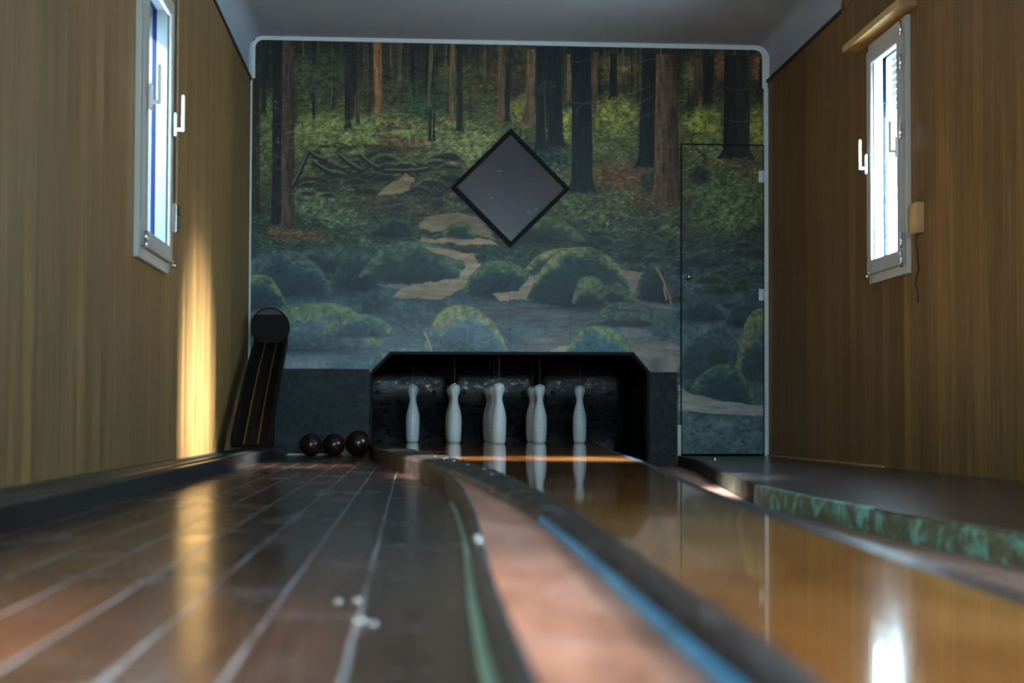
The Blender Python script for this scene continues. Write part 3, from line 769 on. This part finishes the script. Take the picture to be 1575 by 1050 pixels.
# ------------------------------------------------------------------ lanes, gutters and kerbs
railR = curve([(.243, -2.2), (.246, .8), (.252, 1.0), (.26, 1.31), (.27, 1.78), (.282, 2.28), (.288, 3.16), (.262, 4.43), (.164, 6.06), (.031, 7.25), (-.113, 8.13), (-.185, 9.0), (-.21, 11)])
railL = curve([(.190, -2.2), (.194, .8), (.199, 1.17), (.208, 1.7), (.212, 2.3), (.205, 2.65), (.159, 3.9), (.048, 5.36), (-.094, 6.79), (-.195, 7.74), (-.243, 9.0), (-.248, 11)])
rampL = curve([(.069, -2.2), (.070, .9), (.072, 1.12), (.075, 1.43), (.086, 1.88), (.106, 2.52), (.119, 3.5), (.112, 4.3), (.049, 5.45), (-.102, 7.2), (-.197, 7.9), (-.246, 9.0), (-.250, 11)])
laneR = curve([(.52, -2.2), (.553, 1.25), (.572, 1.44), (.59, 1.8), (.623, 2.36), (.678, 3.13), (.743, 3.84), (.883, 5.2), (1.0, 6.6), (1.126, 8.2), (1.25, 9.4), (1.27, 11)])
platE = curve([(1.24, -2.2), (1.236, 2.8), (1.198, 3.43), (1.19, 4.35), (1.231, 5.13), (1.422, 6.56), (1.634, 8.07), (1.745, 9.2), (1.75, 11)])
ZL = .071
lane = empty('bowling_lane', (.42, .0, -.1)); tag(lane, 'polished amber bowling lane that widens under the nine white pins', 'bowling lane')
YE = 10.7
obj('lane_surface', sweep(yrange(Y0 + .02, YE, .08), lambda y: [(railR(y) + .001, -.1), (railR(y) + .001, ZL), (laneR(y) - .03, ZL), (laneR(y) - .03, -.1)]), 'varnished_lane', lane)
def lip(y):
    x = laneR(y); return [(x - .03, -.099), (x - .03, ZL + .0005), (x - .006, ZL + .0005), (x, ZL - .006), (x, -.099)]
obj('lane_edge', sweep(yrange(Y0 + .02, YE, .08), lip), 'navy_edge', lane)

rail = empty('divider_rail', (.23, 0, -.1)); tag(rail, 'worn dark wooden divider rail along the left edge of the amber lane', 'rail')
def railsec(y):
    a, b = railL(y), railR(y); w_ = b - a
    return [(a, -.099), (a, .062), (a + .008, .074), (a + w_ * .3, .0785), (a + w_ * .7, .0785), (b - .006, .076), (b, .070), (b, -.099)]
bm = sweep(yrange(Y0 + .02, YE, .05), railsec)
for v in bm.verts:
    if v.co.z > .07: v.co.z += .0022 * math.sin(v.co.y * 31 + v.co.x * 90) * math.sin(v.co.y * 7.3) 
obj('rail_body', bm, 'worn_rail', rail)
obj('sky_sheen_edge', sweep(yrange(Y0 + .02, 2.3, .06), lambda y: [(railL(y) - .004, .0615), (railL(y) - .004, .0695), (railL(y) + .001, .0730), (railL(y) + .001, .0615)]), 'blue_edge', rail)  # sky reflection on the rail edge put into the colour as blue
for y in (5.2, 5.45, 5.62, 5.8, 4.3, 4.75, 3.9):
    b = bmesh.new(); x = railL(y) + (railR(y) - railL(y)) * random.uniform(.55, .85)
    bmesh.ops.create_uvsphere(b, u_segments=10, v_segments=6, radius=.007, matrix=Matrix.Translation((x, y, .079)) @ Matrix.Diagonal((1, 1.4, .35, 1)))
    obj('screw_head', b, 'chrome', rail, True)

ramp = empty('left_gutter', (.14, 0, -.1)); tag(ramp, 'reddish rubber gutter strip between the dark blue kerb and divider rail', 'gutter')
def rampsec(y):
    a, b = rampL(y), max(railL(y), rampL(y) + .003)
    return [(a + .012, -.098), (a + .012, .0600), (a + (b - a) * .5, .0585), (b - .001, .0600), (b - .001, -.098)]
obj('rubber_strip', sweep(yrange(Y0 + .02, 4.6, .06), rampsec), 'rubber_gutter', ramp)
def kerbsec(y):
    a = rampL(y); return [(a, .0005), (a - .001, .052), (a + .004, .061), (a + .011, .0625), (a + .0115, .0005)]
obj('kerb_board', sweep(yrange(Y0 + .02, 4.35, .06), kerbsec), 'navy_edge', ramp)
obj('kerb_board', sweep(yrange(4.35, 9.16, .06), lambda y: [(q[0], q[1]) for q in kerbsec(y)]), 'mossy_brown', ramp)
obj('green_bead', sweep(yrange(Y0 + .02, 3.9, .06), lambda y: [(rampL(y) - .010, .0008), (rampL(y) - .009, .005), (rampL(y) - .0012, .009), (rampL(y) - .0012, .0008)]), 'pale_green_bead', ramp)

gut = obj('right_gutter', sweep(yrange(Y0 + .02, 10.6, .08), lambda y: [(laneR(y) + .002, -.099), (laneR(y) + .002, -.064), (laneR(y) * .6 + platE(y) * .4, -.072), (platE(y) - .002, -.066), (platE(y) - .002, -.099)]), 'right_gutter')
tag(gut, 'reddish brown sunken gutter on the right of the amber lane', 'gutter')

plat = empty('side_platform', (1.8, 2, -.1)); tag(plat, 'dark glossy walkway platform on the right with flaking green side', 'platform')
obj('platform_top', sweep(yrange(Y0 + .02, YB - .03, .08), lambda y: [(platE(y) + .026, -.099), (platE(y) + .026, 0), (XR - .002, 0), (XR - .002, -.099)]), 'platform_top', plat)
def psec(y):
    x = platE(y); d = .003 * math.sin(y * 23) * math.sin(y * 5.1)
    return [(x, -.099), (x + d, -.03), (x + .002, -.004), (x + .008, .001), (x + .0255, .001), (x + .0255, -.099)]
obj('kerb_face', sweep(yrange(Y0 + .02, 5.02, .05), psec), 'peeling_green', plat)
obj('kerb_face', sweep(yrange(5.03, YB - .03, .05), psec), 'mossy_brown', plat)
obj('metal_edge', sweep(yrange(Y0 + .02, 3.6, .06), lambda y: [(platE(y) - .001, .0012), (platE(y) + .0, .0035), (platE(y) + .014, .0035), (platE(y) + .014, .0012)]), 'chrome', plat)
nb = bmesh.new(); cyl(nb, (1.775, 8.2, .001), (1.775, 8.2, .012), .012); obj('bolt', nb, 'chrome', plat)
o = obj('baseboard_right', boxes(((XR - .016, 6.9, .001), (XR - .001, YB - .03, .008))), 'wood_light'); tag(o, kind='structure')

deck = obj('plank_floor', sweep(yrange(Y0 + .02, YB - .03, .06), lambda y: [(-.835, -.099), (-.835, 0), (rampL(y) - .0006, 0), (rampL(y) - .0006, -.099)]), 'floorboards')
for x, y, r in ((-.055, 1.62, .009), (-.064, 1.80, .007), (-.088, 1.79, .006), (-.040, 1.60, .006)):  # added chrome beads standing in for wet glints on the boards
    b = bmesh.new(); bmesh.ops.create_uvsphere(b, u_segments=14, v_segments=8, radius=r, matrix=Matrix.Translation((x, y, .001)) @ Matrix.Diagonal((1, 1, .35, 1)))
    obj('glint_bead', b, 'chrome', deck, True)
for y, r in ((2.0, .007), (1.93, .006)):  # more added beads, for the glints on the kerb top
    b = bmesh.new(); bmesh.ops.create_uvsphere(b, u_segments=14, v_segments=8, radius=r, matrix=Matrix.Translation((rampL(y) + .006, y, .063)) @ Matrix.Diagonal((1, 1, .5, 1)))
    obj('glint_bead', b, 'chrome', ramp, True)
tag(deck, 'dark glossy plank floor with sheen-tinted pale joints left of the lane', 'plank floor')

# ball return track along the left wall
tr = empty('ball_return_track', (-.9, 2, -.1)); tag(tr, 'low dark wooden ball return track along the foot of the left wall', 'track')
ye = YB - .03
obj('track_bed', sweep(yrange(Y0 + .02, ye, .4), lambda y: [(-1.034, -.099), (-1.034, .052), (-1.00, .052), (-.985, .040), (-.82, .040), (-.82, -.099)]), 'track_wood', tr)
obj('side_board', sweep(yrange(Y0 + .02, ye, .4), lambda y: [(-.819, .0), (-.819, .055), (-.816, .060), (-.786, .060), (-.782, .055), (-.800, .0)]), 'track_wood', tr)
obj('ridge', sweep(yrange(Y0 + .02, ye, .4), lambda y: [(-.835, .0405), (-.835, .062), (-.828, .066), (-.8195, .062), (-.8195, .0405)]), 'track_wood', tr)

# raised ball chute
ch = empty('ball_chute', (-.87, 8.3, .04)); tag(ch, 'dark wooden ball chute with rounded head and two brass rails leaning up', 'ball chute')
def chp(t): # t 0 at the foot, 1 at the head: centre x, half width, y, z
    y = 7.75 + t * 1.2; z = .092 + .62 * t + .03 * math.sin(math.pi * t)
    return -.855 - .010 * t, .108 - .008 * t, y, z
def chute():
    N = 24; nrm = Vector((0, -.5, .87))
    def strip(o0, o1, h0, h1):
        bm = bmesh.new(); rg = []
        for i in range(N + 1):
            c, hw, y, z = chp(i / N)
            r = []
            for (u, h) in ((o0, h0), (o1, h0), (o1, h1), (o0, h1)):
                r.append(bm.verts.new((c + u * hw, y + nrm.y * h, z + nrm.z * h)))
            rg.append(r)
        for a, b in zip(rg, rg[1:]):
            for i in range(4): bm.faces.new((a[i], a[(i + 1) % 4], b[(i + 1) % 4], b[i]))
        bm.faces.new(rg[0]); bm.faces.new(rg[-1]); return bm
    obj('chute_bed', strip(-1, 1, -.02, 0), 'dark_wood', ch)
    obj('side_board', strip(-1, -.84, .0005, .035), 'dark_wood', ch); obj('side_board', strip(.84, 1, .0005, .035), 'dark_wood', ch)
    obj('brass_rail', strip(-.38, -.31, .0005, .010), 'brass', ch); obj('brass_rail', strip(.31, .38, .0005, .010), 'brass', ch)
    bm = bmesh.new(); cyl(bm, (-.876, 8.93, .806), (-.876, 9.02, .806), .118, 48)
    hd = obj('chute_head', bm, 'dark_wood', ch)
    pts = [(-.876 + .108 * math.cos(a), .806 + .108 * math.sin(a)) for a in np.linspace(R(42), R(138), 14)]
    obj('head_cap', prism_y(pts, 8.922, 8.9295), 'cap_brown', ch)
    obj('post', boxes(((-.90, 8.98, .042), (-.85, 9.03, .70))), 'dark_wood', ch)
chute()

# ------------------------------------------------------------------ pins
PROF = [(0, 0), (.034, 0), (.040, .006), (.0445, .02), (.0475, .06), (.0485, .10), (.0488, .150), (.0480, .153), (.0486, .157), (.0470, .185), (.0430, .21), (.0360, .24), (.0285, .265), (.0240, .285),
        (.0230, .300), (.0245, .315), (.0300, .332), (.0360, .348), (.0385, .364), (.0375, .378), (.0320, .390), (.0210, .3975), (.008, .4), (0, .4)]
COLX = [.018, .299, .583, .878, 1.185]
rows = [(2, 9.35, 'white skittle pin at the front point of the diamond, nearest in the middle'),
        (1, 9.63, 'white skittle pin in the front row left of the middle pins, second from left'),
        (3, 9.63, 'white skittle pin in the front of the second column from the right'),
        (0, 9.91, 'leftmost white skittle pin standing alone at the left corner'),
        (2, 9.91, 'white skittle pin in the centre, just behind the nearest middle pin'),
        (4, 9.91, 'rightmost white skittle pin standing alone at the right corner'),
        (1, 10.19, 'white skittle pin hidden behind the second pin from the left'),
        (3, 10.19, 'white skittle pin peeking out left behind the second from the right'),
        (2, 10.47, 'rearmost white skittle pin at the back of the middle column')]
pin_bm = lathe(PROF, 48); pin0 = obj('skittle_pin', pin_bm, 'pin_white', None, True)
sb = bmesh.new(); cyl(sb, (0, 0, .4), (0, 0, .90), .0014, 6); str0 = obj('string', sb, 'string_pale', pin0)
cb = lathe([(0, .399), (.007, .399), (.007, .404), (.004, .408), (0, .408)], 14); cap0 = obj('string_plug', cb, 'chrome', pin0)
for k, (c, y, lab) in enumerate(rows):
    if k == 0: p = pin0
    else:
        p = pin0.copy(); col.objects.link(p)
        for q in (str0, cap0):
            d = q.copy(); col.objects.link(d); d.parent = p; d.matrix_parent_inverse = Matrix.Identity(4)
    x = COLX[c] + (0 if y < 10 else 0.0)
    p.location = (x, y, ZL); p.rotation_euler = (0, 0, k * .9)
    tag(p, lab, 'skittle pin', 'white pins standing on the pin deck')

# balls and the batten behind them
def ball(x, r, lab):
    bm = bmesh.new(); bmesh.ops.create_uvsphere(bm, u_segments=48, v_segments=32, radius=r)
    o = obj('bowling_ball', bm, 'ball_dark', None, True); o.location = (x, 8.93, r)
    tag(o, lab, 'bowling ball', 'dark balls on the plank floor')
ball(-.616, .070, 'small dark brown ball on the plank floor, leftmost of three')
ball(-.474, .070, 'small dark brown ball between the other two dark balls')
ball(-.323, .080, 'largest dark brown ball on the floor beside the pin pit')
o = obj('wood_batten', boxes(((-.52, YB - .075, .0005), (-.266, YB - .03, .042)), bev=.003), 'batten_wood'); tag(o, 'small light wooden batten on the floor behind the dark balls', 'batten')

# ------------------------------------------------------------------ mirror
mr = empty('diamond_mirror', (.643, YB, 1.734)); tag(mr, 'dull diamond-shaped mirror in a black frame hung on the forest mural', 'mirror')
def diamond(r0, r1, y0, y1):
    bm = bmesh.new(); c = (.643, 1.734); d = [(0, -1), (1, 0), (0, 1), (-1, 0)]
    rg = []
    for r, y in ((r0, y0), (r1, y0), (r1, y1), (r0, y1)):
        rg.append([bm.verts.new((c[0] + a * r, y, c[1] + b * r)) for a, b in d])
    for a, b in zip(rg, rg[1:] + rg[:1]):
        for i in range(4): bm.faces.new((a[i], a[(i + 1) % 4], b[(i + 1) % 4], b[i]))
    return bm
obj('mirror_frame', diamond(.388, .352, YB - .034, YB - .008), 'black_frame', mr)
obj('frame_bead', diamond(.366, .350, YB - .040, YB - .030), 'black_frame', mr)
bm = bmesh.new()
va = [bm.verts.new((.643 + a * .353, YB - .022, 1.734 + b * .353)) for a, b in ((0, -1), (1, 0), (0, 1), (-1, 0))]; bm.faces.new(va)
vb = [bm.verts.new((.643 + a * .353, YB - .012, 1.734 + b * .353)) for a, b in ((0, -1), (1, 0), (0, 1), (-1, 0))]; bm.faces.new(vb)
for i in range(4): bm.faces.new((va[i], va[(i + 1) % 4], vb[(i + 1) % 4], vb[i]))
obj('mirror_glass', bm, 'dull_mirror', mr)

# ------------------------------------------------------------------ windows
def ring(x0, x1, y0, y1, z0, z1, t, bev=0):
    return boxes(((x0, y0, z0), (x1, y0 + t, z1)), ((x0, y1 - t, z0), (x1, y1, z1)), ((x0, y0 + t, z0), (x1, y1 - t, z0 + t)), ((x0, y0 + t, z1 - t), (x1, y1 - t, z1)), bev=bev)
def window(n, s, y0, y1, z0, z1):
    xi = XL if s < 0 else XR
    X = lambda d: xi + s * d                   # d > 0 goes out through the wall, d < 0 into the room
    rt = empty('window_%d' % n, (xi, (y0 + y1) / 2, z0)); tag(rt, kind='structure')
    fm = 'pvc_grey'
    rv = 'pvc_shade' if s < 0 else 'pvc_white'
    obj('window_frame', ring(X(-.018), X(.03), y0 - .0, y1 + .0, z0, z1, .045, .002), 'pvc_frame', rt)
    obj('reveal_lining', ring(X(.0305), X(.17 if s < 0 else WT - .004), y0 + .002, y1 - .002, z0 + .002, z1 - .002, .03), rv, rt)  # left lining darkened and deepened past the wall to dim the opening
    sy0, sy1, sz0, sz1 = y0 + .030, y1 - .012, z0 + .045, z1 - .045
    obj('sash', ring(X(-.034), X(-.0185), sy0, sy1, sz0, sz1, .070 if s > 0 else .066, .003), fm if s < 0 else 'pvc_grey', rt)
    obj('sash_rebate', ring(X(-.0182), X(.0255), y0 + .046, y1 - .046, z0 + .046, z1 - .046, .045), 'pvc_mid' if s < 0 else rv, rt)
    obj('glazing_seal', ring(X(.026), X(.044), y0 + .033, y1 - .033, z0 + .033, z1 - .033, .056), 'seal_navy', rt)
    obj('glass_pane', boxes(((X(.0345), y0 + .09, z0 + .09), (X(.0385), y1 - .09, z1 - .09))), 'pane_glass', rt)
    obj('outer_frame', ring(X(.0445), X(.078), y0 + .033, y1 - .033, z0 + .033, z1 - .033, .05), rv, rt)
    # roller shutter, partly lowered outside the pane
    bm = bmesh.new(); zb = z1 - (.34 if s > 0 else .16); z = z1 - .034
    while z > zb:
        box(bm, (X(.082), y0 + .034, z - .034), (X(.092), y1 - .034, z - .002), .003); z -= .036
    obj('roller_shutter', bm, 'shutter_slat', rt)
    # two lever handles
    zh = [(sy1 - .030, 1.46 if s < 0 else 1.53), (sy0 + .035, 1.45 if s < 0 else 1.53)]
    for yh, zc in zh:
        b = boxes(((X(-.0405), yh - .014, zc - .050), (X(-.052), yh + .014, zc + .050)), bev=.003)
        cyl(b, (X(-.052), yh, zc - .02), (X(-.078), yh, zc - .02), .008)
        box(b, (X(-.072), yh - .009, zc - .028), (X(-.084), yh + .009, zc + .125), .003)
        obj('window_handle', b, 'handle_white', rt)
    # hinges
    hy = sy0 - .008
    for zz in ((z0 + .03, z0 + .06) if s < 0 else (z0 + .03, z0 + .12, (z0 + z1) / 2 + .02, z1 - .26, z1 - .10)):
        b = bmesh.new(); cyl(b, (X(-.040), hy, zz), (X(-.040), hy, zz + (.035 if s < 0 else .075)), .008)
        cyl(b, (X(-.040), hy, zz + .036), (X(-.040), hy, zz + .040), .0095)
        obj('hinge', b, 'chrome', rt, True)
    b = bmesh.new(); yy = sy1 - .03
    cyl(b, (X(-.046), yy - .03, z0 + .032), (X(-.046), yy + .02, z0 + .032), .009); cyl(b, (X(-.046), yy - .045, z0 + .05), (X(-.046), yy - .015, z0 + .035), .004)
    obj('hinge', b, 'chrome', rt, True)
for q in WINS: window(*q)

# shutter strap and winder on the left wall
st = empty('shutter_winder', (XL, 6.28, 1.05)); tag(st, 'tan shutter strap running into a small metal winder beside the left window', 'shutter strap')
obj('strap', boxes(((XL + .010, 6.265, 1.14), (XL + .0135, 6.292, 2.38)), bev=.0), 'strap_tan', st)
obj('winder_box', boxes(((XL + .001, 6.235, 1.035), (XL + .022, 6.300, 1.165)), bev=.005), 'chrome', st)
obj('winder_slot', boxes(((XL + .0225, 6.248, 1.115), (XL + .026, 6.288, 1.155))), 'dark_strip', st)

# board over the right window, wooden box and hanging cord
def shelf(y0, y1, lab):
    p = empty('wooden_window_shelf', (XR, (y0 + y1) / 2, 2.16)); tag(p, lab, 'shelf')
    obj('shelf_board', boxes(((XR - .082, y0, 2.164), (XR - .001, y1, 2.186)), bev=.002), 'pelmet_wood', p)
    obj('front_lip', boxes(((XR - .092, y0 - .002, 2.160), (XR - .0825, y1 + .002, 2.196)), bev=.002), 'wood_light', p)
    obj('support_block', boxes(((XR - .070, y0 + .01, 2.1865), (XR - .001, y0 + .04, 2.28)), ((XR - .030, y0 + .05, 2.1865), (XR - .001, y1 - .1, 2.20))), 'pelmet_wood', p)
shelf(6.42, 7.27, 'light wooden shelf board above the bright right window')
wb = empty('wooden_wall_box', (XR, 6.39, 1.09)); tag(wb, 'small pale wooden box on the right wall beside the window', 'wooden box')
obj('box_body', boxes(((XR - .036, 6.34, 1.094), (XR - .001, 6.44, 1.234)), bev=.002), 'wood_light', wb)
bm = bmesh.new(); pts = [Vector((XR - .010 - .006 * math.sin(i * .9), 6.41 + .010 * math.sin(i * 1.7), 1.093 - i * .026)) for i in range(13)]
for a, b in zip(pts, pts[1:]): cyl(bm, a, b, .0032, 8)
cd = obj('hanging_cord', bm, 'dark_strip', None, True); tag(cd, 'thin dark twisted cord hanging below the small wooden wall box', 'cord')
